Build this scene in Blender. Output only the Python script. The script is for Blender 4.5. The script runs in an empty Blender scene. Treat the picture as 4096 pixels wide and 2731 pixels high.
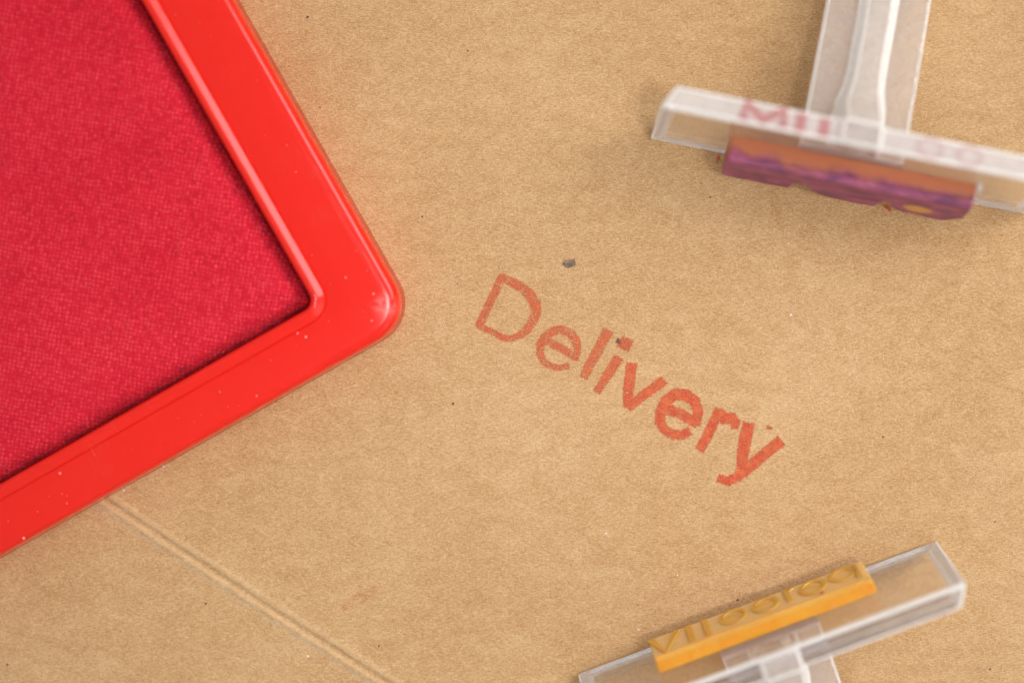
import bpy, bmesh, math, random
from mathutils import Vector, Matrix, noise as mnoise
random.seed(7)
scn = bpy.context.scene
MM = 0.001

# ------------------------------------------------------------------ camera
SRC_W, SRC_H = 4096.0, 2731.0
PX = 118.0 / SRC_W                        # mm of paper per photograph pixel
DIST = 300.0
CX, CY = 4.0, 12.9                        # camera foot point on the paper (mm)
CZ = math.sqrt(DIST ** 2 - CX ** 2 - CY ** 2)
cam_d = bpy.data.cameras.new('camera')
cam = bpy.data.objects.new('camera', cam_d)
scn.collection.objects.link(cam)
_C = Vector((CX, CY, CZ))
_f = (-_C).normalized()
_r = _f.cross(Vector((0, 1, 0))).normalized()
_u = _r.cross(_f)
rot = Matrix((_r, _u, -_f)).transposed()
cam.matrix_world = Matrix.Translation(_C * MM) @ rot.to_4x4()
cam_d.sensor_width = 36.0
cam_d.lens = 36.0 * DIST / 118.0
cam_d.clip_start = 0.005
cam_d.clip_end = 10.0
cam_d.dof.use_dof = True
cam_d.dof.focus_distance = (DIST - 0.8) * MM
cam_d.dof.aperture_fstop = 4.9
scn.camera = cam

def at(px, py, z=0.0):
    """point (mm) at height z above the paper that the photograph shows at pixel px,py"""
    d = _f * DIST + _r * ((px - SRC_W / 2) * PX) + _u * ((SRC_H / 2 - py) * PX)
    t = (z - _C.z) / d.z
    return _C + d * t

# ------------------------------------------------------------------ light
w = bpy.data.worlds.new('World'); scn.world = w; w.use_nodes = True
bg = w.node_tree.nodes['Background']
bg.inputs['Color'].default_value = (1.0, 0.985, 0.97, 1)
bg.inputs['Strength'].default_value = 0.60

def area_light(name, loc, target, sx, sy, power, color, spread=180):
    l = bpy.data.lights.new(name, 'AREA'); l.shape = 'RECTANGLE'
    l.size = sx; l.size_y = sy; l.energy = power; l.color = color; l.spread = math.radians(spread)
    o = bpy.data.objects.new(name, l); scn.collection.objects.link(o)
    o.location = loc
    o.rotation_euler = (Vector(target) - Vector(loc)).to_track_quat('-Z', 'Y').to_euler()
    return o
area_light('window_light', (0.50, 0.27, 0.42), (0.01, 0, 0), 0.33, 0.38, 2.9, (1.0, 0.975, 0.95))
area_light('added_pool_light', (0.14, -0.035, 0.59), (0.016, -0.006, 0), 0.125, 0.125, 0.0160, (1.0, 0.975, 0.95), 12)  # added unseen light: narrow pool that leaves the corners darker
area_light('added_fill_light', (0.47, -0.26, 0.36), (0.01, 0, 0), 0.40, 0.40, 0.6, (1.0, 0.975, 0.95))  # added fill from the lower right, not a window

scn.view_settings.view_transform = 'Standard'
scn.view_settings.look = 'None'
scn.view_settings.exposure = 0.0
scn.view_settings.gamma = 1.0
scn.view_settings.use_curve_mapping = False
scn.cycles.use_denoising = True
scn.cycles.max_bounces = 16
scn.cycles.transmission_bounces = 14
scn.cycles.glossy_bounces = 8

# ------------------------------------------------------------------ helpers
def obj(name, me, mat, parent=None):
    o = bpy.data.objects.new(name, me); scn.collection.objects.link(o)
    if mat is not None:
        me.materials.append(mat)
    if parent is not None:
        o.parent = parent
    return o

def mesh(name, verts, faces, smooth=False):
    me = bpy.data.meshes.new(name)
    me.from_pydata([tuple(Vector(v) * MM) for v in verts], [], faces)
    bm = bmesh.new(); bm.from_mesh(me)
    bmesh.ops.recalc_face_normals(bm, faces=bm.faces)
    bm.to_mesh(me); bm.free()
    if smooth:
        for p in me.polygons: p.use_smooth = True
    me.update()
    return me

def empty(name, label, cat, group=None):
    o = bpy.data.objects.new(name, None); scn.collection.objects.link(o)
    o.empty_display_size = 0.01
    o['label'] = label; o['category'] = cat
    if group: o['group'] = group
    return o

def bevel(o, width, seg=2, angle=40):
    m = o.modifiers.new('bevel', 'BEVEL'); m.width = width * MM; m.segments = seg
    m.limit_method = 'ANGLE'; m.angle_limit = math.radians(angle)
    m.harden_normals = False
    return m

class N:
    """tiny node-graph helper"""
    def __init__(self, name):
        self.m = bpy.data.materials.new(name); self.m.use_nodes = True
        self.t = self.m.node_tree; self.t.nodes.clear()
        self.out = self.t.nodes.new('ShaderNodeOutputMaterial')
    def n(self, kind, **kw):
        nd = self.t.nodes.new(kind)
        for k, v in kw.items(): setattr(nd, k, v)
        return nd
    def link(self, a, b): self.t.links.new(a, b)
    def set(self, sock, v):
        if hasattr(v, 'is_linked') or isinstance(v, bpy.types.NodeSocket): self.link(v, sock)
        else: sock.default_value = v
    def coord(self, scale=1000.0, which='Object'):
        tc = self.n('ShaderNodeTexCoord')
        vm = self.n('ShaderNodeVectorMath', operation='SCALE')
        self.link(tc.outputs[which], vm.inputs[0]); vm.inputs['Scale'].default_value = scale
        return vm.outputs[0]
    def mapping(self, vec, loc=(0, 0, 0), rotz=0.0, scale=(1, 1, 1)):
        mp = self.n('ShaderNodeMapping')
        self.link(vec, mp.inputs['Vector'])
        mp.inputs['Location'].default_value = loc
        mp.inputs['Rotation'].default_value = (0, 0, math.radians(rotz))
        mp.inputs['Scale'].default_value = scale
        return mp.outputs[0]
    def noise(self, vec, scale, detail=2.0, rough=0.5, dist=0.0, color=False):
        t = self.n('ShaderNodeTexNoise')
        self.link(vec, t.inputs['Vector'])
        t.inputs['Scale'].default_value = scale
        t.inputs['Detail'].default_value = detail
        t.inputs['Roughness'].default_value = rough
        t.inputs['Distortion'].default_value = dist
        return t.outputs['Color' if color else 'Fac']
    def math(self, op, a, b=0.0, c=0.0, clamp=False):
        m = self.n('ShaderNodeMath', operation=op, use_clamp=clamp)
        self.set(m.inputs[0], a); self.set(m.inputs[1], b)
        if op in ('MULTIPLY_ADD', 'SMOOTH_MIN', 'SMOOTH_MAX'): self.set(m.inputs[2], c)
        return m.outputs[0]
    def step(self, v, a, b):
        """smoothstep of v between a and b"""
        m = self.n('ShaderNodeMapRange', interpolation_type='SMOOTHSTEP')
        self.set(m.inputs['Value'], v)
        m.inputs['From Min'].default_value = a; m.inputs['From Max'].default_value = b
        return m.outputs['Result']
    def ramp(self, v, stops):
        r = self.n('ShaderNodeValToRGB')
        self.link(v, r.inputs[0])
        e = r.color_ramp.elements
        while len(e) < len(stops): e.new(0.5)
        for el, (p, c) in zip(e, stops):
            el.position = p; el.color = tuple(c) + (1,) if len(c) == 3 else c
        return r.outputs['Color']
    def mix(self, f, a, b, kind='MIX'):
        m = self.n('ShaderNodeMix', data_type='RGBA', blend_type=kind)
        self.set(m.inputs[0], f)
        for s, v in ((m.inputs[6], a), (m.inputs[7], b)):
            if isinstance(v, tuple): v = v + (1,) if len(v) == 3 else v
            self.set(s, v)
        return m.outputs[2]
    def bump(self, h, strength, dist):
        b = self.n('ShaderNodeBump')
        self.link(h, b.inputs['Height'])
        b.inputs['Strength'].default_value = strength
        b.inputs['Distance'].default_value = dist * MM
        return b.outputs['Normal']
    def principled(self, **kw):
        p = self.n('ShaderNodeBsdfPrincipled')
        for k, v in kw.items():
            s = p.inputs[k]
            if isinstance(v, tuple) and len(v) == 3 and s.type == 'RGBA': v = v + (1,)
            self.set(s, v)
        return p
    def done(self, shader):
        self.link(shader, self.out.inputs['Surface']); return self.m

# ------------------------------------------------------------------ materials
def mat_paper():
    g = N('kraft_paper')
    v = g.coord()
    fine = g.noise(v, 4.2, 3, 0.7)
    grain = g.noise(v, 9.0, 1, 0.5)
    st = []
    for i, (rz, sx, sy) in enumerate(((24, 2.0, 11), (-58, 1.9, 11), (62, 2.1, 11), (-66, 1.4, 9))):
        st.append(g.noise(g.mapping(v, (i * 17, i * 5, i * 3), rz, (sx, sy, 1)), 1.0, 2, 0.6, 0.6))
    s = g.math('ADD', g.math('ADD', st[0], st[1]), g.math('ADD', st[2], st[3]))     # ~2
    mott = g.noise(g.mapping(v, (3, 8, 0), 14, (0.8, 1.5, 1)), 0.42, 5, 0.62, 0.8)
    big = g.noise(v, 0.045, 2, 0.5)
    t = g.math('MULTIPLY_ADD', g.math('SUBTRACT', s, 2.0), 0.52, 0.5)
    t = g.math('MULTIPLY_ADD', g.math('SUBTRACT', fine, 0.5), 0.90, t)
    t = g.math('MULTIPLY_ADD', g.math('SUBTRACT', grain, 0.5), 0.75, t)
    t = g.math('MULTIPLY_ADD', g.math('SUBTRACT', mott, 0.5), 0.44, t)
    t = g.math('MULTIPLY_ADD', g.math('SUBTRACT', big, 0.5), 0.25, t)
    col = g.ramp(t, [(0.0, (0.25, 0.118, 0.040)), (0.30, (0.43, 0.236, 0.094)),
                     (0.50, (0.54, 0.330, 0.156)), (0.70, (0.625, 0.415, 0.218)), (1.0, (0.75, 0.56, 0.35))])
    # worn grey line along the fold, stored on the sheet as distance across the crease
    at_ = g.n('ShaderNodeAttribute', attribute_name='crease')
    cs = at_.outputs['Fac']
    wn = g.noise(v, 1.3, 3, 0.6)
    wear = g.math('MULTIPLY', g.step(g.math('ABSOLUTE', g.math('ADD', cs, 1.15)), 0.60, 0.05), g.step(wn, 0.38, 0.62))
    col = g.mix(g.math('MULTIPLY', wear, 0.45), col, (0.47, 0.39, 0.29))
    groove_shade = g.math('MULTIPLY', g.step(g.math('ABSOLUTE', g.math('SUBTRACT', cs, 0.1)), 0.22, 0.03), 0.22)  # dark groove wall: shade painted into the paper colour
    col = g.mix(groove_shade, col, (0.36, 0.28, 0.19))
    pale = g.math('ADD', g.step(g.math('ABSOLUTE', g.math('ADD', cs, 0.55)), 0.34, 0.08), g.step(g.math('ABSOLUTE', g.math('SUBTRACT', cs, 0.62)), 0.55, 0.1))  # pale lips: worn paper, with their lit slopes painted in
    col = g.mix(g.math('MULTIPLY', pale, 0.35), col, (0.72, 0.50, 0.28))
    h = g.math('ADD', g.math('MULTIPLY', s, 0.5), fine)
    nrm = g.bump(h, 0.22, 0.045)
    p = g.principled(**{'Base Color': col, 'Roughness': 0.78, 'Normal': nrm, 'Specular IOR Level': 0.25})
    return g.done(p.outputs[0])

def mat_fibre(name, c):
    g = N(name)
    p = g.principled(**{'Base Color': c, 'Roughness': 0.6, 'Specular IOR Level': 0.4})
    return g.done(p.outputs[0])

def mat_ink(name, col_a, col_b, lo, hi, edge=0.10, cover=1.0):
    """ink on paper; attribute 'sdf' is mm to the outline (negative inside), 'dens' the print density"""
    g = N(name)
    v = g.coord()
    sdf = g.n('ShaderNodeAttribute', attribute_name='sdf').outputs['Fac']
    dens = g.n('ShaderNodeAttribute', attribute_name='dens').outputs['Fac']
    hair = g.math('ADD', g.noise(g.mapping(v, (0, 0, 0), 18, (1.1, 5, 1)), 2.2, 3, 0.65),
                  g.noise(g.mapping(v, (9, 4, 0), -50, (1.1, 5, 1)), 2.2, 3, 0.65))
    rag = g.math('MULTIPLY', g.math('SUBTRACT', hair, 1.0), 0.62)
    inside = g.step(g.math('ADD', sdf, rag), 0.07, -edge)
    blot = g.noise(v, 1.1, 2, 0.5)
    fine = g.noise(v, 7.5, 3, 0.75)
    pat = g.math('ADD', g.math('MULTIPLY', g.math('SUBTRACT', blot, 0.5), 0.7),
                 g.math('MULTIPLY', g.math('SUBTRACT', g.math('ADD', fine, hair), 1.5), 0.75))
    d = g.step(g.math('ADD', pat, dens), lo, hi)
    speck = g.math('MULTIPLY_ADD', g.step(g.noise(v, 8.0, 2, 0.6), 0.47, 0.64), -0.62, 1.0)
    alpha = g.math('MULTIPLY', g.math('MULTIPLY', inside, g.math('MULTIPLY', d, speck)), cover)
    col = g.mix(g.step(g.math('ADD', fine, g.math('MULTIPLY', blot, 0.6)), 0.62, 1.0), col_a, col_b)
    nrm = g.bump(hair, 0.3, 0.04)
    p = g.principled(**{'Base Color': col, 'Roughness': 0.7, 'Specular IOR Level': 0.25, 'Alpha': alpha, 'Normal': nrm})
    return g.done(p.outputs[0])

def mat_red_plastic():
    g = N('red_plastic')
    v = g.coord()
    sm = g.noise(v, 0.22, 4, 0.6)
    sc = g.noise(g.mapping(v, (0, 0, 0), 35, (0.5, 6, 1)), 1.0, 3, 0.6)
    smudge = g.math('MULTIPLY', g.step(sm, 0.52, 0.75), g.step(sc, 0.45, 0.7))
    col = g.mix(g.math('MULTIPLY', smudge, 0.10), (0.79, 0.0110, 0.0026), (0.84, 0.24, 0.20))
    # pale patch on the outer corner: a soft light reflection painted in
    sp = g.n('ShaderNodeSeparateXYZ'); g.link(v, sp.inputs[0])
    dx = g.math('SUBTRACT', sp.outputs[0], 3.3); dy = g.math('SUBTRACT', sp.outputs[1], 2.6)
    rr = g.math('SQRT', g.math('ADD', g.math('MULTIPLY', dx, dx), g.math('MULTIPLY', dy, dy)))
    corner_glint = g.math('MULTIPLY', g.step(g.math('MULTIPLY_ADD', g.noise(v, 0.8, 4, 0.65), 2.6, rr), 3.3, 1.7), g.step(g.noise(v, 1.6, 3, 0.6), 0.30, 0.62))
    col = g.mix(g.math('MULTIPLY', corner_glint, 0.22), col, (0.88, 0.50, 0.46))
    ro = g.math('MULTIPLY_ADD', g.math('ADD', smudge, corner_glint), 0.15, 0.18)
    nrm = g.bump(g.noise(v, 0.5, 2, 0.5), 0.12, 0.10)
    p = g.principled(**{'Base Color': col, 'Roughness': ro, 'Normal': nrm, 'IOR': 1.49, 'Specular IOR Level': 0.42,
                        'Subsurface Weight': 0.0})
    p.inputs['Subsurface Radius'].default_value = (1.0, 0.15, 0.08)
    return g.done(p.outputs[0])

def mat_cloth():
    g = N('inked_cloth')
    v0 = g.coord()
    wob = g.n('ShaderNodeVectorMath', operation='SCALE')
    g.link(g.noise(v0, 0.45, 4, 0.65, color=True), wob.inputs[0]); wob.inputs['Scale'].default_value = 0.85
    va = g.n('ShaderNodeVectorMath', operation='ADD'); g.link(v0, va.inputs[0]); g.link(wob.outputs[0], va.inputs[1])
    v = g.mapping(va.outputs[0], (0, 0, 0), 40, (1, 1, 1))
    sp = g.n('ShaderNodeSeparateXYZ'); g.link(v, sp.inputs[0])
    k = 2 * math.pi / 0.92
    sx = g.math('SINE', g.math('MULTIPLY', sp.outputs[0], k)); sy = g.math('SINE', g.math('MULTIPLY', sp.outputs[1], k))
    kx = g.math('SINE', g.math('MULTIPLY', sp.outputs[0], 2 * k)); ky = g.math('SINE', g.math('MULTIPLY', sp.outputs[1], 2 * k))
    weave = g.math('MULTIPLY', sx, sy)                       # -1..1 checker of over / under
    knot = g.math('POWER', g.math('ABSOLUTE', weave), 1.4)
    var = g.noise(v0, 2.6, 3, 0.7)
    patch = g.noise(v0, 0.09, 4, 0.6)
    fuzz = g.noise(v0, 1.2, 4, 0.75, 1.2)
    t = g.math('MULTIPLY_ADD', g.math('MULTIPLY', knot, g.step(g.math('MULTIPLY_ADD', g.noise(v0, 1.9, 1, 0.5), 0.6, g.math('MULTIPLY', fuzz, 0.4)), 0.36, 0.60)), 0.60, g.math('MULTIPLY_ADD', var, 0.34, 0.10))
    t = g.math('MULTIPLY_ADD', g.math('SUBTRACT', fuzz, 0.5), 0.24, t)
    t = g.math('MULTIPLY_ADD', g.math('SUBTRACT', patch, 0.5), 0.35, t)
    col = g.ramp(t, [(0.05, (0.42, 0.004, 0.014)), (0.32, (0.61, 0.010, 0.029)), (0.60, (0.71, 0.030, 0.052)),
                     (0.95, (0.84, 0.085, 0.11))])
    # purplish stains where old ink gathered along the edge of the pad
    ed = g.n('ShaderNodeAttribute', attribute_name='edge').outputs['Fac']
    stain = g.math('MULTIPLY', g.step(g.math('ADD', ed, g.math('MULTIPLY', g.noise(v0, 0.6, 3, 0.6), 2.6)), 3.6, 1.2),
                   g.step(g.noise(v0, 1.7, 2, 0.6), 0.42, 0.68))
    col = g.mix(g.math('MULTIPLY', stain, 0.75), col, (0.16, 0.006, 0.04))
    h = g.math('MULTIPLY_ADD', knot, 0.8, g.math('MULTIPLY', var, 0.5))
    nrm = g.bump(h, 0.6, 0.09)
    p = g.principled(**{'Base Color': col, 'Roughness': 0.85, 'Specular IOR Level': 0.2, 'Normal': nrm,
                        'Sheen Weight': 0.10, 'Sheen Roughness': 0.5})
    p.inputs['Sheen Tint'].default_value = (1.0, 0.55, 0.6, 1)
    return g.done(p.outputs[0])

def mat_acrylic(name='clear_acrylic', painted_sheen=0.05, painted_sheen_var=0.04):
    g = N(name)
    v = g.coord()
    sc = g.noise(g.mapping(v, (0, 0, 0), 0, (0.6, 5, 5)), 1.0, 3, 0.6)
    ro = g.math('MULTIPLY_ADD', g.step(sc, 0.5, 0.8), 0.10, 0.03)
    nrm = g.bump(g.noise(v, 0.45, 2, 0.5), 0.15, 0.25)
    p = g.principled(**{'Base Color': (1.0, 0.99, 0.985), 'Roughness': ro, 'IOR': 1.49, 'Transmission Weight': 1.0, 'Normal': nrm})
    d = g.n('ShaderNodeBsdfDiffuse'); d.inputs['Color'].default_value = (1.0, 0.90, 0.84, 1)  # warm white mixed in, painting reflected light onto the clear acrylic
    tr = g.n('ShaderNodeBsdfTranslucent'); tr.inputs['Color'].default_value = (1.0, 0.90, 0.84, 1)
    m1 = g.n('ShaderNodeMixShader'); m1.inputs[0].default_value = 0.2
    g.link(d.outputs[0], m1.inputs[1]); g.link(tr.outputs[0], m1.inputs[2])
    mx = g.n('ShaderNodeMixShader')
    g.set(mx.inputs[0], g.math('MULTIPLY_ADD', g.step(g.noise(v, 0.7, 4, 0.65), 0.4, 0.8), painted_sheen_var, painted_sheen))
    g.link(p.outputs[0], mx.inputs[1]); g.link(m1.outputs[0], mx.inputs[2])
    return g.done(mx.outputs[0])

def mat_frost_or_sheen(name, frost, rough, tone=(0.93, 0.90, 0.89), through=0.26):
    """acrylic mixed with white, for frosted ends and painted-in reflections: scattered light passes both ways"""
    g = N(name)
    v = g.coord()
    nz = g.noise(v, 1.4, 4, 0.7)
    nrm = g.bump(nz, 0.35, 0.2)
    p = g.principled(**{'Base Color': (1.0, 0.99, 0.985), 'Roughness': rough, 'IOR': 1.49, 'Transmission Weight': 1.0, 'Normal': nrm})
    d = g.n('ShaderNodeBsdfDiffuse'); d.inputs['Color'].default_value = tone + (1,)
    tr = g.n('ShaderNodeBsdfTranslucent'); tr.inputs['Color'].default_value = tone + (1,)
    m1 = g.n('ShaderNodeMixShader'); m1.inputs[0].default_value = through
    g.link(d.outputs[0], m1.inputs[1]); g.link(tr.outputs[0], m1.inputs[2])
    m2 = g.n('ShaderNodeMixShader')
    g.set(m2.inputs[0], g.math('MULTIPLY_ADD', g.math('SUBTRACT', nz, 0.5), 0.35, frost, clamp=True))
    g.link(p.outputs[0], m2.inputs[1]); g.link(m1.outputs[0], m2.inputs[2])
    return g.done(m2.outputs[0])

def mat_yellow_rubber(name, a, b, rough=0.35):
    g = N(name)
    v = g.coord()
    n1 = g.noise(v, 0.35, 3, 0.6)
    n2 = g.noise(v, 1.8, 3, 0.6)
    col = g.mix(g.step(g.math('MULTIPLY_ADD', n2, 0.4, n1), 0.5, 0.95), a, b)
    sp = g.step(g.noise(v, 0.85, 1, 0.4), 0.70, 0.76)
    col = g.mix(g.math('MULTIPLY', sp, 0.5), col, (0.80, 0.52, 0.22))
    nrm = g.bump(n2, 0.25, 0.12)
    p = g.principled(**{'Base Color': col, 'Roughness': rough, 'IOR': 1.45, 'Normal': nrm,
                        'Subsurface Weight': 0.55, 'Subsurface Scale': 2.4 * MM, 'Transmission Weight': 0.08})
    p.inputs['Subsurface Radius'].default_value = (1.0, 0.5, 0.15)
    return g.done(p.outputs[0])

def mat_stained_rubber(relief):
    """orange photopolymer soaked with violet ink from its printing face backwards (local +Y = handle side)"""
    g = N('violet_stained_rubber_relief' if relief else 'violet_stained_rubber')
    v = g.coord()
    sp = g.n('ShaderNodeSeparateXYZ'); g.link(v, sp.inputs[0])
    n1 = g.noise(v, 0.30, 3, 0.55); n2 = g.noise(g.mapping(v, (0, 0, 0), 0, (0.45, 1.0, 1.0)), 0.75, 4, 0.62, 0.6)
    depth = g.math('MULTIPLY_ADD', g.math('SUBTRACT', n1, 0.5), 3.4, sp.outputs[1])
    ink = g.step(depth, -0.9, -2.6)
    orange = g.mix(n2, (0.52, 0.175, 0.065), (0.47, 0.12, 0.05))
    viol = g.ramp(n2, [(0.36, (0.075, 0.018, 0.075)), (0.46, (0.20, 0.038, 0.105)), (0.56, (0.34, 0.068, 0.155)), (0.72, (0.46, 0.16, 0.26))])
    if relief:
        viol = g.mix(0.22, viol, (0.36, 0.08, 0.17))
        # one bare patch where the ink never reached
        px_, pz_ = 8.9, 4.3
        dx = g.math('MULTIPLY', g.math('SUBTRACT', sp.outputs[0], px_), 0.45)
        dz = g.math('MULTIPLY', g.math('SUBTRACT', sp.outputs[2], pz_), 0.62)
        rr = g.math('SQRT', g.math('ADD', g.math('MULTIPLY', dx, dx), g.math('MULTIPLY', dz, dz)))
        rr = g.math('MULTIPLY_ADD', g.math('SUBTRACT', n2, 0.5), 0.9, rr)
        bare = g.step(rr, 0.95, 0.6)
        viol = g.mix(bare, viol, (0.64, 0.33, 0.085))
    col = g.mix(ink, orange, viol)
    nrm = g.bump(n2, 0.35, 0.2)
    p = g.principled(**{'Base Color': col, 'Roughness': 0.42, 'IOR': 1.45, 'Normal': nrm,
                        'Subsurface Weight': 0.25, 'Subsurface Scale': 0.8 * MM})
    p.inputs['Subsurface Radius'].default_value = (1.0, 0.4, 0.3)
    return g.done(p.outputs[0])

def mat_plain(name, c, rough=0.6, alpha=1.0):
    g = N(name)
    p = g.principled(**{'Base Color': c, 'Roughness': rough, 'Alpha': alpha})
    return g.done(p.outputs[0])

M_PAPER = mat_paper()
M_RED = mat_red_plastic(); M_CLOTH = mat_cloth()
M_ACR = mat_acrylic(); M_FROST = mat_frost_or_sheen('frosted_acrylic', 0.72, 0.4)
M_BAND_LIT = mat_frost_or_sheen('lit_band_acrylic', 0.50, 0.10, (1.0, 0.92, 0.88), 0.15); M_RIB = mat_frost_or_sheen('rib_acrylic', 0.40, 0.06, (1.0, 0.95, 0.90), 0.12); M_BAND_SHADED = mat_frost_or_sheen('shaded_band_acrylic', 0.09, 0.10, (0.90, 0.82, 0.80)); M_WING = mat_acrylic('painted_sheen_acrylic', 0.25, 0.08); M_EDGE = mat_frost_or_sheen('painted_glint_edge', 0.95, 0.2, (1.0, 0.99, 0.97), 0.3)  # white tones paint in reflections on clear acrylic, fewer on the shaded lower band
M_ADDED_SLAB = mat_frost_or_sheen('added_pale_slab', 1.2, 0.4, (0.95, 0.87, 0.88))

# ------------------------------------------------------------------ kraft paper sheet with its scored fold
A0 = at(538, 2093); A1 = at(1518, 2703)
cdir = (A1 - A0); cdir.z = 0; cdir.normalize()
cnrm = Vector((-cdir.y, cdir.x, 0))                 # towards the upper right of the picture
if cnrm.y < 0: cnrm = -cnrm
def crease_h(s, l):
    """height (mm) across the fold; s = mm to the upper right of the groove"""
    fade = 1.0 / (1.0 + math.exp(-(l + 6.0) / 2.0)) * 0.75 + 0.25
    g1 = -0.12 * math.exp(-((s + 0.12) / 0.26) ** 2)
    lip1 = 0.12 * math.exp(-((s + 0.75) / 0.38) ** 2)
    lip2 = 0.16 * math.exp(-((s - 0.72) / 0.50) ** 2) * fade
    return g1 + lip1 + lip2 + 0.03 * mnoise.noise((l * 0.5, s * 0.8, 0))
def build_sheet():
    ls = [-330, -150, -80, -40] + [-30 + 0.5 * i for i in range(181)] + [70, 100, 150, 330]
    ss = [-330, -160, -80, -40, -20, -10, -5, -3, -2.2] + [-1.8 + 0.075 * i for i in range(53)] + [2.6, 3.5, 5, 10, 20, 40, 60, 80, 100, 160, 330]
    V = []; cs = []
    for l in ls:
        bend = 0.00075 * max(0.0, 35 - l) ** 2 * (1 if l > -40 else 0)
        if l <= -40: bend = 0.00075 * 75 ** 2
        wob = 0.05 * mnoise.noise((l * 0.35, 3.1, 0))
        for s in ss:
            k = max(0.0, 1.0 - abs(s) / 40.0)
            P = A0 + cdir * l + cnrm * (s + bend * k * 0.6 + wob * (1 if abs(s) < 3 else 0))
            z = crease_h(s, l) if abs(s) < 3.2 else 0.0
            V.append((P.x, P.y, z)); cs.append(s)
    n = len(ss)
    F = [(i * n + j, (i + 1) * n + j, (i + 1) * n + j + 1, i * n + j + 1) for i in range(len(ls) - 1) for j in range(n - 1)]
    me = mesh('kraft_paper', V, F, True)
    a = me.attributes.new('crease', 'FLOAT', 'POINT')
    for i, s in enumerate(cs): a.data[i].value = s
    return me
paper = obj('kraft_paper', build_sheet(), M_PAPER)
paper['kind'] = 'structure'
paper['label'] = 'brown kraft paper sheet with a scored fold lower left'

def fibres(name, n, lmin, lmax, wmin, wmax, curl, mat, zone, parent, zfun, align=None, seed=1):
    rnd = random.Random(seed)
    V = []; F = []
    for _ in range(n):
        x, y = zone(rnd)
        L = rnd.uniform(lmin, lmax); wd = rnd.uniform(wmin, wmax)
        a = rnd.uniform(0, 2 * math.pi) if align is None or rnd.random() > 0.6 else math.radians(align) + rnd.gauss(0, 0.35)
        da = rnd.gauss(0, curl); seg = 5
        for k in range(seg + 1):
            z0, z1 = zfun(x, y, rnd)
            hw = wd * 0.5 * (0.35 + 0.65 * math.sin(math.pi * min(max(k / seg, 0.08), 0.92)))
            nx, ny = -math.sin(a) * hw, math.cos(a) * hw
            V += [(x + nx, y + ny, z0), (x, y, z1), (x - nx, y - ny, z0)]
            if k:
                b = len(V) - 6
                F += [(b, b + 3, b + 4, b + 1), (b + 1, b + 4, b + 5, b + 2)]
            x += math.cos(a) * L / seg; y += math.sin(a) * L / seg
            a += da + rnd.gauss(0, curl * 0.5)
    o = obj(name, mesh(name, V, F, True), mat, parent)
    o['kind'] = 'stuff'
    return o

def sheet_zone(rnd):
    while True:
        x, y = rnd.uniform(-66, 66), rnd.uniform(-46, 46)
        P = Vector((x, y, 0)) - A0
        if abs(P.dot(cnrm)) > 2.6: return x, y
flat = lambda x, y, r: (0.006, 0.03)
fibres('pale_fibres', 7000, 0.35, 1.3, 0.022, 0.045, 0.08, mat_fibre('pale_fibre', (0.72, 0.52, 0.31)), sheet_zone, paper, flat, 120, 2)
fibres('brown_fibres', 2600, 0.4, 1.8, 0.02, 0.04, 0.14, mat_fibre('brown_fibre', (0.43, 0.245, 0.10)), sheet_zone, paper, flat, 20, 3)
fibres('long_brown_fibres', 36, 2.0, 5.0, 0.022, 0.036, 0.22, mat_fibre('long_fibre', (0.30, 0.14, 0.05)), sheet_zone, paper, flat, 10, 4)

# ------------------------------------------------------------------ the stamped word
def seg_dist(p, a, b, ra, rb, first, last):
    """distance to a tapering stroke segment; the stroke's free ends are cut square"""
    ab = b - a; L = max(ab.length, 1e-6); t0 = (p - a).dot(ab) / (L * L); t = max(0.0, min(1.0, t0))
    r = ra + (rb - ra) * t
    if (first and t0 < 0) or (last and t0 > 1):
        over = (-t0 if t0 < 0 else t0 - 1) * L
        perp = abs((p - a).cross(ab)) / L
        return max(perp - r, over - 0.45 * r)
    return (p - (a + ab * t)).length - r

def ink_patch(name, strokes, mat, z=0.035, step=0.11, margin=0.24, label=None, dens=None):
    """strokes: list of polylines [(px,py,halfwidth_px)] traced in photograph pixels on the paper"""
    pls = []
    for s in strokes:
        pls.append([(Vector(at(x, y)[:2]), hw * PX * 1.08) for x, y, hw in s])
    xs = [p.x for s in pls for p, r in s]; ys = [p.y for s in pls for p, r in s]
    mr = max(r for s in pls for p, r in s) + margin + step
    x0, x1, y0, y1 = min(xs) - mr, max(xs) + mr, min(ys) - mr, max(ys) + mr
    nx, ny = int((x1 - x0) / step) + 2, int((y1 - y0) / step) + 2
    D = {}
    for i in range(nx):
        for j in range(ny):
            p = Vector((x0 + i * step, y0 + j * step)); d = 1e9
            for s in pls:
                if len(s) == 1: d = min(d, (p - s[0][0]).length - s[0][1])
                for k in range(len(s) - 1): d = min(d, seg_dist(p, s[k][0], s[k + 1][0], s[k][1], s[k + 1][1], k == 0, k == len(s) - 2))
            D[i, j] = d
    idx = {}; V = []; F = []; sd = []
    def vid(i, j):
        if (i, j) not in idx:
            idx[i, j] = len(V); V.append((x0 + i * step, y0 + j * step, z)); sd.append(D[i, j])
        return idx[i, j]
    for i in range(nx - 1):
        for j in range(ny - 1):
            if min(D[i, j], D[i + 1, j], D[i, j + 1], D[i + 1, j + 1]) < margin:
                F.append((vid(i, j), vid(i + 1, j), vid(i + 1, j + 1), vid(i, j + 1)))
    me = mesh(name, V, F)
    a = me.attributes.new('sdf', 'FLOAT', 'POINT'); b = me.attributes.new('dens', 'FLOAT', 'POINT')
    for i, d in enumerate(sd):
        a.data[i].value = d
        b.data[i].value = dens(V[i]) if callable(dens) else (0.5 if dens is None else dens)
    o = obj(name, me, mat, paper)
    if label: o['label'] = label
    return o

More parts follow.
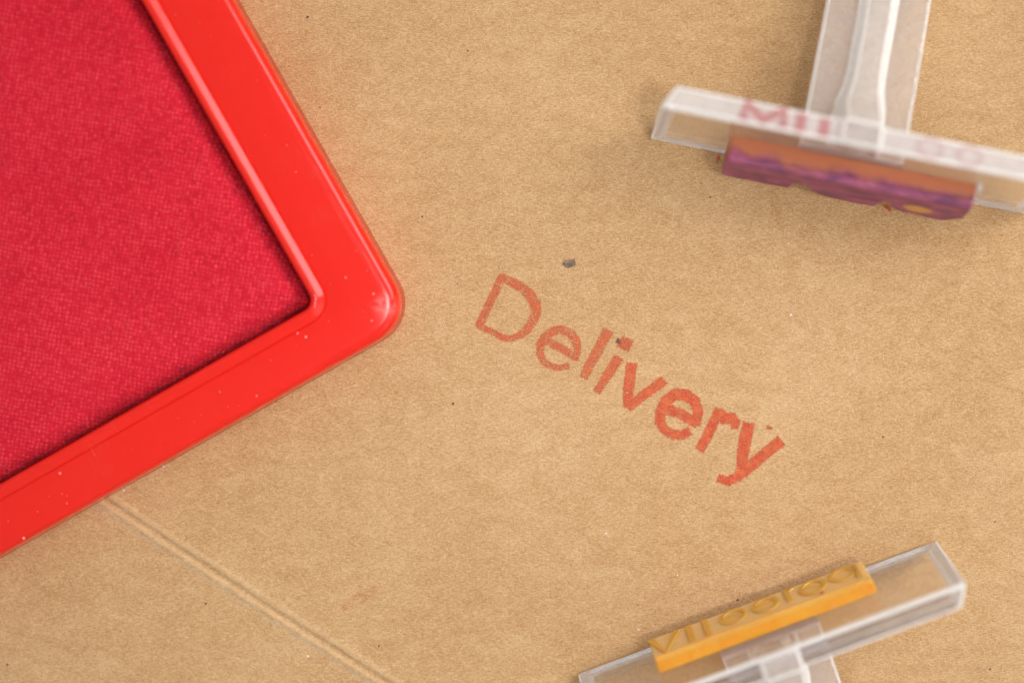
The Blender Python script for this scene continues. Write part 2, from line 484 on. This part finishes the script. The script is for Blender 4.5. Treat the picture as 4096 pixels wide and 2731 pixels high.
def c1(pts, hw):   # crop at 1850,1050 scale 3.484
    return [(1850 + p[0] / 3.484, 1050 + p[1] / 3.484, (p[2] if len(p) > 2 else hw) / 3.484) for p in pts]
def c2(pts, hw):
    return [(2300 + p[0] / 3.484, 1250 + p[1] / 3.484, (p[2] if len(p) > 2 else hw) / 3.484) for p in pts]
def c3(pts, hw):
    return [(2550 + p[0] / 2.851, 1450 + p[1] / 2.851, (p[2] if len(p) > 2 else hw) / 2.851) for p in pts]

M_INK = mat_ink('red_stamp_ink', (0.60, 0.042, 0.020), (0.70, 0.17, 0.062), -0.20, 0.42, edge=0.08, cover=0.96)
letters = [
 ('capital letter D in faint red stamp ink', 0.20, [c1([(548, 205), (470, 380), (370, 580), (285, 770), (228, 878)], 56),
   c1([(548, 205, 52), (680, 270, 62), (830, 350, 66), (940, 450, 70), (1015, 570, 72), (1025, 690, 70), (975, 820, 62),
       (900, 935, 58), (800, 1015, 48), (690, 1062, 44), (570, 1050, 44), (450, 985, 42), (330, 930, 42), (228, 878, 44)], 60)]),
 ('first letter e in faint red stamp ink', 0.20, [c1([(1190, 1100), (1330, 1170), (1450, 1235), (1570, 1300)], 54),
   c1([(1572, 1345, 44), (1592, 1220, 58), (1582, 1090, 60), (1505, 985, 60), (1380, 932, 56), (1245, 960, 56), (1140, 1045, 58),
       (1085, 1150, 56), (1082, 1270, 50), (1122, 1370, 50), (1220, 1442, 40), (1350, 1468, 40), (1470, 1440, 46)], 54)]),
 ('letter l in faint red stamp ink', 0.20, [c2([(448, 272, 72), (300, 560, 70), (180, 780, 66), (128, 890, 58)], 70)]),
 ('letter i in red stamp ink with a dark fleck on its dot', 0.24, [c2([(600, 640, 68), (500, 800, 66), (400, 960, 60), (310, 1095, 50)], 60), c2([(682, 478, 84), (724, 396, 84)], 90)]),
 ('letter v in solid red stamp ink', 0.32, [c2([(790, 735, 72), (768, 900, 68), (745, 1080, 70), (735, 1290, 62)], 70),
   c2([(1222, 955, 66), (1080, 1060, 64), (930, 1170, 62), (760, 1310, 62)], 60)]),
 ('second letter e in solid red stamp ink', 0.36, [c3([(345, 530), (500, 590), (660, 680)], 54),
   c3([(672, 700, 46), (690, 560, 56), (652, 440, 58), (550, 365, 62), (430, 362, 62), (325, 440, 62), (262, 560, 60), (255, 680, 54),
       (305, 765, 50), (410, 820, 50), (510, 826, 50), (585, 785, 46)], 54)]),
 ('letter r in solid red stamp ink', 0.38, [c3([(930, 560, 58), (850, 720, 54), (785, 860, 54), (715, 985, 50)], 54), c3([(930, 570, 56), (985, 640, 58), (1070, 630, 58), (1112, 680, 56), (1108, 735, 40)], 54)]),
 ('letter y in solid red stamp ink', 0.40, [c3([(1262, 715, 66), (1228, 880, 68), (1200, 1040, 62), (1180, 1200, 50)], 66),
   c3([(1620, 905, 62), (1500, 1000, 60), (1380, 1100, 60), (1240, 1215, 62), (1130, 1305, 52), (1030, 1352, 50), (935, 1320, 44)], 58)]),
]
for lab, dn, st in letters:
    ink_patch('stamped_letter', st, M_INK, label=lab, dens=dn)
ink_patch('stray_ink_mark', [c3([(1475, 715, 8), (1490, 740, 20), (1530, 745, 10)], 8)], M_INK, dens=0.25, label='tiny red ink fleck above the letter y', step=0.06)
ink_patch('stray_ink_mark', [c3([(825, 328, 7), (868, 350, 9)], 8)], M_INK, dens=0.1, label='tiny red ink fleck above the letter r', step=0.06)
M_BLK = mat_ink('black_ink', (0.035, 0.04, 0.055), (0.12, 0.12, 0.13), 0.0, 0.42)
ink_patch('ink_spot', [[(2256, 1050, 11), (2272, 1056, 16), (2296, 1050, 15)]], M_BLK, dens=0.22, label='small black ink spot above the letter D', step=0.07)
ink_patch('ink_spot', [[(2470, 1362, 9), (2478, 1366, 7)]], mat_ink('purple_ink', (0.10, 0.03, 0.06), (0.2, 0.05, 0.07), -0.1, 0.3), z=0.05, dens=0.3, label='dark purple fleck on the dot of the i', step=0.06)
M_SMEAR = mat_ink('faint_red_smear', (0.60, 0.10, 0.045), (0.62, 0.16, 0.07), 0.10, 0.45, cover=0.6)
ink_patch('ink_smear', [[(1372, 2432, 14), (1430, 2405, 16), (1500, 2362, 14)], [(1395, 2400, 9), (1470, 2360, 12), (1520, 2338, 8)]], M_SMEAR, dens=0.16,
          label='faint red ink smear beside the fold', step=0.09)
M_BRED = mat_ink('bright_red_ink', (0.72, 0.03, 0.012), (0.8, 0.07, 0.03), -0.15, 0.2)
ink_patch('stray_ink_mark', [[(2876, 622, 5), (2873, 636, 6), (2866, 648, 6)]], M_BRED, dens=0.1, label='small bright red ink fleck by the violet rubber die', step=0.06)
ink_patch('stray_ink_mark', [[(3538, 822, 5), (3552, 834, 7), (3562, 842, 4)]], M_BRED, dens=0.1, label='small bright red ink fleck below the violet rubber die', step=0.06)

# loose specks on the paper (too small to pick apart)
def speck_mesh(name, items):
    V = []; F = []
    rnd = random.Random(11)
    for (x, y, z, r) in items:
        n = 6; b = len(V)
        for k in range(n):
            rr = r * rnd.uniform(0.6, 1.2); a = k * 2 * math.pi / n
            V.append((x + rr * math.cos(a), y + rr * math.sin(a) * rnd.uniform(0.6, 1), z))
        V.append((x, y, z + r * 0.6))
        F += [(b + k, b + (k + 1) % n, b + n) for k in range(n)]
    return mesh(name, V, F)
dark = [(1230, 70, 9), (1872, 205, 7), (1689, 867, 8), (1811, 1614, 8), (1829, 1137, 5), (1280, 430, 6), (824, 2412, 9), (1515, 2583, 8),
        (2952, 2398, 9), (3532, 1747, 7), (3960, 2675, 9), (2550, 2420, 5), (30, 2658, 8), (1515, 2640, 5), (2840, 790, 6), (2768, 293, 5), (3980, 2085, 6)]
white = [(3164, 1259, 9), (1233, 2624, 9), (2470, 955, 5), (2424, 2131, 7), (2555, 2516, 7), (2648, 2333, 5), (2710, 2298, 6), (1030, 2650, 4), (3155, 974, 5), (495, 1960, 7), (655, 1866, 7), (3060, 1660, 4)]
def sp(lst): 
    out = []
    for x, y, r in lst:
        p = at(x, y); out.append((p.x, p.y, 0.01, r * PX * 0.72))
    return out
d1 = obj('dark_specks', speck_mesh('dark_specks', sp(dark)), mat_plain('dark_speck', (0.06, 0.03, 0.025)), paper); d1['kind'] = 'stuff'
d2 = obj('white_specks', speck_mesh('white_specks', sp(white)), mat_plain('white_speck', (0.82, 0.80, 0.76)), paper); d2['kind'] = 'stuff'

# ------------------------------------------------------------------ ink pad
pad = empty('ink_pad', 'open red plastic ink pad with a red inked cloth lying on kraft paper', 'ink pad')
corner = at(1684, 1277)
aA = Vector((-0.8695, -0.4939, 0)); aB = Vector((-0.4939, 0.8695, 0))
# pad local frame: x = aB (along the right-hand edge, upwards), y = aA (along the lower edge, to the left)
pad.matrix_world = Matrix.Translation(corner * MM) @ Matrix((aB, aA, Vector((0, 0, 1)))).transposed().to_4x4()
PB, PA = 76.0, 108.0          # size along x (aB) and y (aA)
def rrect(x0, y0, x1, y1, r, z, nc=12, ne=10):
    pts = []
    for (cx, cy, a0) in ((x1 - r, y1 - r, 0), (x0 + r, y1 - r, 90), (x0 + r, y0 + r, 180), (x1 - r, y0 + r, 270)):
        for k in range(nc + 1):
            a = math.radians(a0 + 90 * k / nc); pts.append((cx + r * math.cos(a), cy + r * math.sin(a), z))
    out = []
    n = len(pts)
    for i in range(n):
        out.append(pts[i])
        if i % (nc + 1) == nc:
            q = pts[(i + 1) % n]
            for k in range(1, ne):
                t = k / ne; out.append((pts[i][0] + (q[0] - pts[i][0]) * t, pts[i][1] + (q[1] - pts[i][1]) * t, z))
    return out
def loft(name, rings, closed=True):
    V = [p for r in rings for p in r]; n = len(rings[0])
    F = [(i * n + j, i * n + (j + 1) % n, (i + 1) * n + (j + 1) % n, (i + 1) * n + j) for i in range(len(rings) - 1) for j in range(n)]
    return mesh(name, V, F, True)
# lip footprint: nearer to the lower edge (x small) than to the right edge (y small)
LX0, LY0 = 5.75, 7.55
LX1, LY1 = PB - 5.75, PA - 7.55
rings = []
for ins, z, r in ((0.42, 0.02, 4.6), (0.12, 0.10, 4.8), (0.0, 0.34, 4.9), (0.34, 4.6, 4.75), (0.46, 5.15, 4.65), (0.62, 5.48, 4.5), (0.86, 5.72, 4.3), (1.15, 5.86, 4.0), (1.5, 5.925, 3.8), (1.85, 5.955, 3.6), (2.1, 5.962, 3.4), (2.3, 5.963, 3.3)):
    rings.append(rrect(ins, ins, PB - ins, PA - ins, r, z))
rings.append(rrect(4.0, 4.8, PB - 4.0, PA - 4.8, 2.9, 5.963))
rings.append(rrect(LX0 - 0.35, LY0 - 0.35, LX1 + 0.35, LY1 + 0.35, 3.0, 5.96))
rings.append(rrect(LX0 + 0.25, LY0 + 0.25, LX1 - 0.25, LY1 - 0.25, 2.6, 5.80))
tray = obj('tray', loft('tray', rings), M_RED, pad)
rings = []
for ins, z, r in ((0.0, 5.88, 2.9), (0.05, 6.14, 2.85), (0.12, 6.26, 2.8), (0.22, 6.33, 2.7), (0.52, 6.49, 2.45), (0.80, 6.64, 2.2), (0.98, 6.72, 2.0), (1.16, 6.74, 1.8), (1.36, 6.71, 1.62),
                  (1.54, 6.58, 1.45), (1.66, 6.3, 1.35), (1.70, 5.6, 1.3), (1.72, 2.2, 1.3)):
    rings.append(rrect(LX0 + ins, LY0 + ins, LX1 - ins, LY1 - ins, r, z))
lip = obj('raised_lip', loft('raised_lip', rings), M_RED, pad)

def build_cloth():
    x0, x1, y0, y1 = LX0 + 1.72, LX1 - 1.72, LY0 + 1.72, LY1 - 1.72
    st = 0.35
    nx, ny = int((x1 - x0) / st) + 1, int((y1 - y0) / st) + 1
    V = []; ed = []
    for i in range(nx):
        for j in range(ny):
            x = x0 + (x1 - x0) * i / (nx - 1); y = y0 + (y1 - y0) * j / (ny - 1)
            d = min(x - x0, x1 - x, y - y0, y1 - y)
            wv = 0.35 * mnoise.noise((x * 0.35, y * 0.35, 1.7))
            e = max(0.0, d + wv * 0.8)
            h = 6.05 - 2.9 * math.exp(-(e / 0.85) ** 1.15) - 0.35 * math.exp(-e / 4.0)
            h += 0.10 * mnoise.noise((x * 0.22, y * 0.22, 5.0)) + 0.035 * mnoise.noise((x * 1.1, y * 1.1, 9.0))
            V.append((x, y, h)); ed.append(d)
    F = [(i * ny + j, (i + 1) * ny + j, (i + 1) * ny + j + 1, i * ny + j + 1) for i in range(nx - 1) for j in range(ny - 1)]
    me = mesh('ink_cloth', V, F, True)
    a = me.attributes.new('edge', 'FLOAT', 'POINT')
    for i, d in enumerate(ed): a.data[i].value = d
    return me
cloth = obj('ink_cloth', build_cloth(), M_CLOTH, pad)
cloth['label'] = 'red inked woven cloth set into the tray'
def pad_local(px, py, z):
    p = at(px, py, z) - corner
    return p.dot(aB), p.dot(aA), z
def cloth_zone(rnd):
    while True:
        x, y, z = pad_local(rnd.uniform(-60, 1300), rnd.uniform(-60, 2100), 6.1)
        if x > LX0 + 2.2 and y > LY0 + 2.4: return x, y
fibres('lint', 190, 0.6, 2.2, 0.02, 0.035, 0.30, mat_fibre('red_lint', (0.70, 0.09, 0.12)), cloth_zone, cloth, lambda x, y, r: (6.10 + r.uniform(0, .12), 6.16 + r.uniform(0, .12)), None, 6)
# dust on the red rim
rnd = random.Random(21)
dust = []
for _ in range(55):
    t = rnd.random()
    if t < 0.62:
        x, y = rnd.uniform(1.6, LX0 - 0.6), rnd.uniform(3, 62) 
    else:
        x, y = rnd.uniform(3, 48), rnd.uniform(1.8, LY0 - 0.6)
    dust.append((x, y, 5.97, abs(rnd.gauss(0.02, 0.016)) + 0.014))
for px, py, r in ((95, 2152, 7), (240, 1892, 5), (1382, 1110, 4), (1493, 1175, 4), (1488, 1282, 4), (1190, 1332, 4), (1224, 1347, 4), (1028, 1583, 4), (880, 1566, 4)):
    x, y, z = pad_local(px, py, 5.97); dust.append((x, y, z, r * PX))
dd = obj('rim_dust', speck_mesh('rim_dust', dust), mat_plain('pale_dust', (0.85, 0.48, 0.44)), pad); dd['kind'] = 'stuff'

# ------------------------------------------------------------------ clear stamps
SL, SWD, STK = 44.4, 14.53, 2.78          # base plate: length, width, thickness
def stamp_root(name, label, x, y, yaw, tilt, sgn):
    r = empty(name, label, 'rubber stamp', 'clear handled rubber stamps')
    u = Vector((math.cos(yaw), math.sin(yaw), 0)); p = Vector((-math.sin(yaw), math.cos(yaw), 0)) * sgn
    pt = p * math.cos(tilt) - Vector((0, 0, math.sin(tilt))); vt = p * math.sin(tilt) + Vector((0, 0, math.cos(tilt)))
    O = Vector((x, y, STK * math.sin(tilt) + 0.03))
    ux = pt.cross(vt)                       # keep a right-handed frame (x = along plate, y = to handle, z = up)
    r.matrix_world = Matrix.Translation(O * MM) @ Matrix((ux, pt, vt)).transposed().to_4x4()
    return r
def box(name, x0, x1, y0, y1, z0, z1):
    V = [(x, y, z) for x in (x0, x1) for y in (y0, y1) for z in (z0, z1)]
    F = [(0, 1, 3, 2), (4, 6, 7, 5), (0, 4, 5, 1), (2, 3, 7, 6), (0, 2, 6, 4), (1, 5, 7, 3)]
    return mesh(name, V, F)

def build_plate(parent, top):
    a, b = SL / 2, SL / 2 - 1.35            # the handle side is a little shorter: slanted, frosted ends
    V = [(-a, 0, 0), (a, 0, 0), (b, STK, 0), (-b, STK, 0), (-a, 0, SWD), (a, 0, SWD), (b, STK, SWD), (-b, STK, SWD)]
    F = [(0, 3, 2, 1), (4, 5, 6, 7), (0, 1, 5, 4), (2, 3, 7, 6), (1, 2, 6, 5), (3, 0, 4, 7)]
    me = mesh('base_plate', V, F)
    for m in (M_ACR, M_FROST, top, M_EDGE): me.materials.append(m)
    for f in me.polygons:
        f.material_index = 1 if abs(f.normal.x) > 0.8 else (2 if abs(f.normal.z) > 0.9 else 0)
    o = obj('base_plate', me, None, parent)
    bevel(o, 0.42, 3).material = 3
    return o

def build_handle(parent):
    LH = 26.2; mid = SWD / 2; th = 1.30
    st = []
    q0 = STK + 0.03
    for i in range(25):
        t = i / 24; q = q0 + LH * t ** 1.25; d = q - STK
        wing = 5.85 - 0.2 * t
        rib = 2.0 + 0.8 / (1 + math.exp((d - 4.4) / 0.8))
        up = th + 2.3 - 1.2 * t + (SWD - mid + 0.42 - th - 2.3) / (1 + math.exp((d - 2.0) / 0.7))
        st.append((q, wing, rib, up))
    V = []
    for (q, wg, rb, up) in st:
        prof = [(-wg, -th), (wg, -th), (wg, th), (rb, th), (rb * 0.70, up), (-rb * 0.70, up), (-rb, th), (-wg, th)]
        V += [(x, q, mid + z) for x, z in prof]
    n = 8; F = []; mi = []
    for i in range(len(st) - 1):
        for j in range(n):
            F.append((i * n + j, i * n + (j + 1) % n, (i + 1) * n + (j + 1) % n, (i + 1) * n + j))
            mi.append(1 if j in (1, 3, 5, 7) else (2 if j == 4 else 0))
    for b in (0, (len(st) - 1) * n):
        F += [(b, b + 1, b + 2, b + 3, b + 6, b + 7), (b + 3, b + 4, b + 5, b + 6)]; mi += [0, 0]
    # bridge of the rib across the top edge of the plate
    b = len(V)
    rb = st[0][2]
    for x in (-1, 1):
        for y in (0.10, q0 - 0.01):
            V += [(x * rb * 0.86, y, SWD + 0.02), (x * rb * 0.78, y, SWD + 0.45)]
    F += [tuple(b + k for k in f) for f in ((0, 1, 3, 2), (4, 6, 7, 5), (0, 4, 5, 1), (2, 3, 7, 6), (0, 2, 6, 4), (1, 5, 7, 3))]
    mi += [1, 1, 1, 0, 0, 0]
    me = mesh('handle', V, F)
    me.materials.append(M_WING); me.materials.append(M_EDGE); me.materials.append(M_RIB)
    for p, k in zip(me.polygons, mi): p.material_index = k
    o = obj('handle', me, None, parent)
    bevel(o, 0.80, 3, 30).material = 1
    return o

def ribbon(strokes, width, y0, y1):
    """raised letter strokes in the plate's x-z plane, from depth y0 to y1 (y1 < y0: towards the paper side)"""
    V = []; F = []
    for pts in strokes:
        closed = pts[0] == pts[-1] and len(pts) > 2
        P = [Vector(p) for p in (pts[:-1] if closed else pts)]; n = len(P); b = len(V)
        for i in range(n):
            a = P[i - 1] if (i > 0 or closed) else P[i]; c = P[(i + 1) % n] if (i < n - 1 or closed) else P[i]
            d = (c - a).normalized(); nn = Vector((-d.y, d.x)) * width / 2
            for sgn in (1, -1):
                q = P[i] + nn * sgn
                for y in (y0, y1): V.append((q.x, y, q.y))
        m = n if closed else n - 1
        for i in range(m):
            k, l = b + 4 * i, b + 4 * ((i + 1) % n)
            F += [(k, k + 1, l + 1, l), (k + 1, k + 3, l + 3, l + 1), (k + 3, k + 2, l + 2, l + 3), (k + 2, k, l, l + 2)]
        if not closed:
            for k in (b, b + 4 * (n - 1)): F.append((k, k + 1, k + 3, k + 2))
    return V, F
def ell(cx, cz, rx, rz, a0=0, a1=360, n=20):
    pts = [(cx + rx * math.cos(math.radians(a0 + (a1 - a0) * k / n)), cz + rz * math.sin(math.radians(a0 + (a1 - a0) * k / n))) for k in range(n + 1)]
    if abs(a1 - a0) == 360: pts[-1] = pts[0]
    return pts

def add_pale_slab(parent):
    o = obj('wing_end_reflection', box('wing_end_reflection', -5.8, 5.8, STK - 0.22, STK + 0.026, SWD / 2 - 1.3, SWD / 2 + 1.3), M_ADDED_SLAB, parent)  # added pale slab, stands for light reflected in the handle's end
    return o

# --- upper stamp: violet ink on an orange die
s1 = stamp_root('rubber_stamp', 'clear acrylic stamp with violet stained orange rubber, lying near the upper right', 37.467, 18.791, -0.198, 0.2185, 1)
build_plate(s1, M_BAND_LIT); build_handle(s1); add_pale_slab(s1)
M_ST, M_SR = mat_stained_rubber(False), mat_stained_rubber(True)
def prism(name, poly, y0, y1):
    n = len(poly)
    V = [(x, y0, z) for x, z in poly] + [(x, y1, z) for x, z in poly]
    F = [tuple(range(n)), tuple(range(2 * n - 1, n - 1, -1))] + [(k, (k + 1) % n, n + (k + 1) % n, n + k) for k in range(n)]
    return mesh(name, V, F)
die1 = obj('rubber_die', box('rubber_die', -13.5, 14.2, -1.95, -0.01, 1.9, 9.1), M_ST, s1); bevel(die1, 0.18, 2)
die1['label'] = 'orange rubber die stained violet towards its printing face'
rel = [(-13.5, 2.2), (-11.6, 1.9), (-10.4, 2.15), (-8.6, 1.85), (-7.4, 2.1), (-6.2, 2.05), (-5.6, 2.2), (-5.5, 4.0), (-5.1, 4.9), (-4.2, 5.0), (-3.6, 4.2), (-3.2, 3.1), (-2.4, 2.4), (-1.4, 1.9), (-0.5, 1.6), (0.6, 1.75), (1.9, 1.35), (3.0, 1.6), (4.2, 1.5),
       (4.45, 2.1), (4.6, 3.6), (5.0, 4.5), (5.6, 4.4), (6.1, 3.2), (6.5, 2.4), (7.6, 1.9), (8.8, 2.1), (10.2, 1.6), (12.2, 1.3), (14.1, 4.0), (14.1, 9.08), (-13.5, 9.08)]
o = obj('raised_lettering', prism('raised_lettering', rel, -1.9, -2.95), M_SR, die1); bevel(o, 0.22, 2, 50)
o['label'] = 'violet stained raised lettering with an uneven notched lower edge'
o = obj('glue_residue', prism('glue_residue', [(14.15, 2.4), (14.6, 1.7), (15.0, 2.2), (15.1, 4.2), (14.8, 5.6), (15.2, 7.0), (14.9, 8.9), (14.2, 9.6), (14.15, 7.2), (13.95, 6.4), (14.15, 5.2)], -0.02, -0.5), M_FROST, s1); bevel(o, 0.12, 2)
# flat letters painted in for the die lettering refracted through the plate's top edge
M_TINT = mat_plain('pink_refraction', (0.56, 0.12, 0.13), 0.5, 0.50)
M_TINT2 = mat_plain('faint_pink_refraction', (0.70, 0.28, 0.36), 0.5, 0.24)
def flat_letter(strokes, width, mat, label):
    V = []; F = []
    for pts in strokes:
        P = [Vector(p) for p in pts]; b = len(V)
        closed = pts[0] == pts[-1] and len(pts) > 2
        for i in range(len(P)):
            a = P[max(i - 1, 0)]; c = P[min(i + 1, len(P) - 1)]
            if closed and i in (0, len(P) - 1): a, c = P[-2], P[1]
            d = (c - a).normalized(); nn = Vector((-d.y, d.x)) * width / 2
            for s_ in (1, -1):
                q = P[i] + nn * s_; V.append((q.x, q.y, SWD + 0.015))
            if i: F.append((b + 2 * i - 2, b + 2 * i - 1, b + 2 * i + 1, b + 2 * i))
    o = obj('refracted_letter', mesh('refracted_letter', V, F), mat, s1); o['label'] = label
    return o
X0 = -SL / 2
def T(x, y): return (x, y)
flat_letter([[(-13.0, 0.35), (-13.0, 2.4), (-10.9, 0.8), (-8.7, 2.4), (-8.7, 0.35)]], 1.25, M_TINT, 'pink letter M seen refracted in the top edge')
flat_letter([[(-6.8, 0.3), (-6.8, 2.4)]], 1.2, M_TINT, 'pink letter I seen refracted in the top edge')
flat_letter([[(-4.2, 0.3), (-4.2, 2.4)]], 1.2, M_TINT, 'second pink letter I seen refracted in the top edge')
flat_letter([ell(-1.3, 1.35, 1.1, 1.0, 60, 300, 12)], 0.6, M_TINT2, 'faint pink letter C seen refracted in the top edge')
flat_letter([ell(7.6, 1.35, 1.3, 1.0)], 0.55, M_TINT2, 'faint pink letter O seen refracted in the top edge')
flat_letter([ell(12.0, 1.35, 1.3, 1.0)], 0.55, M_TINT2, 'second faint pink letter O seen refracted in the top edge')

# --- lower stamp: yellow die with raised mirror letters
s2 = stamp_root('rubber_stamp', 'clear acrylic stamp with yellow orange raised lettering, lying at the lower right edge', 28.215, -30.532, 0.3595, 0.2250, -1)
build_plate(s2, M_BAND_SHADED); build_handle(s2); add_pale_slab(s2)
M_YD = mat_yellow_rubber('yellow_rubber', (0.88, 0.33, 0.016), (0.92, 0.41, 0.034))
M_YF = mat_yellow_rubber('pale_rubber_face', (0.98, 0.57, 0.22), (0.99, 0.63, 0.28), 0.5)
M_YL = mat_yellow_rubber('orange_letter_rubber', (0.97, 0.40, 0.06), (0.98, 0.45, 0.09))
me = box('rubber_die', -13.0, 13.0, -1.55, -0.01, 1.95, 8.65)
me.materials.append(M_YD); me.materials.append(M_YF)
for f in me.polygons:
    if f.normal.y < -0.9: f.material_index = 1
die2 = obj('rubber_die', me, None, s2); bevel(die2, 0.15, 2)
# in this stamp local +x points to the LEFT of the picture and +z (up) appears downwards
def U(fr): return 13.0 - 26.0 * fr          # fraction from the left end in the picture
def glyph(label, strokes, width=0.62):
    V = []; F = []
    for k, st in enumerate(strokes):
        v, f = ribbon([st], width, -1.5, -1.74 + 0.02 * k)
        F += [tuple(i + len(V) for i in q) for q in f]; V += v
    o = obj('raised_letter', mesh('raised_letter', V, F, False), M_YL, die2); o['label'] = label
    bevel(o, 0.10, 2, 50)
    return o
def e_glyph(fr, label):
    glyph(label, [ell(U(fr), 4.35, 1.42, 1.75), [(U(fr) - 1.3, 4.35), (U(fr) + 1.3, 4.35)]])
glyph('slanting V letter at the left end', [[(U(.01), 2.3), (U(.055), 7.4), (U(.135), 2.3)]], 0.9)
glyph('narrow stem letter after the V', [[(U(.185), 2.3), (U(.185), 6.9)]], 0.8)
glyph('second narrow stem letter', [[(U(.26), 2.3), (U(.26), 6.9)]], 0.8)
e_glyph(.385, 'first round e letter'); e_glyph(.535, 'second round e letter')
glyph('short stem letter between round letters', [[(U(.64), 2.3), (U(.64), 6.1)], [(U(.64), 2.9), (U(.675), 2.5)]], 0.7)
e_glyph(.755, 'third round e letter')
glyph('round letter with a stem at the right end', [ell(U(.895), 3.9, 1.4, 1.5), [(U(.958), 2.2), (U(.958), 6.6)]], 0.7)
# long ledges of rubber left along the upper and lower rim of the face
for nm, z0, z1 in (('face_rim', 8.1, 8.62),):
    o = obj(nm, box(nm, -12.9, 12.9, -1.95, -1.5, z0, z1), M_YL, die2); bevel(o, 0.15, 2)
o = obj('ink_dot', speck_mesh('ink_dot', [(0, 0, 0, 0.33)]), mat_plain('pink_ink', (0.75, 0.04, 0.10)), die2)
o.location = Vector((U(.78), -1.66, 6.9)) * MM; o.rotation_euler = (math.radians(90), 0, 0)
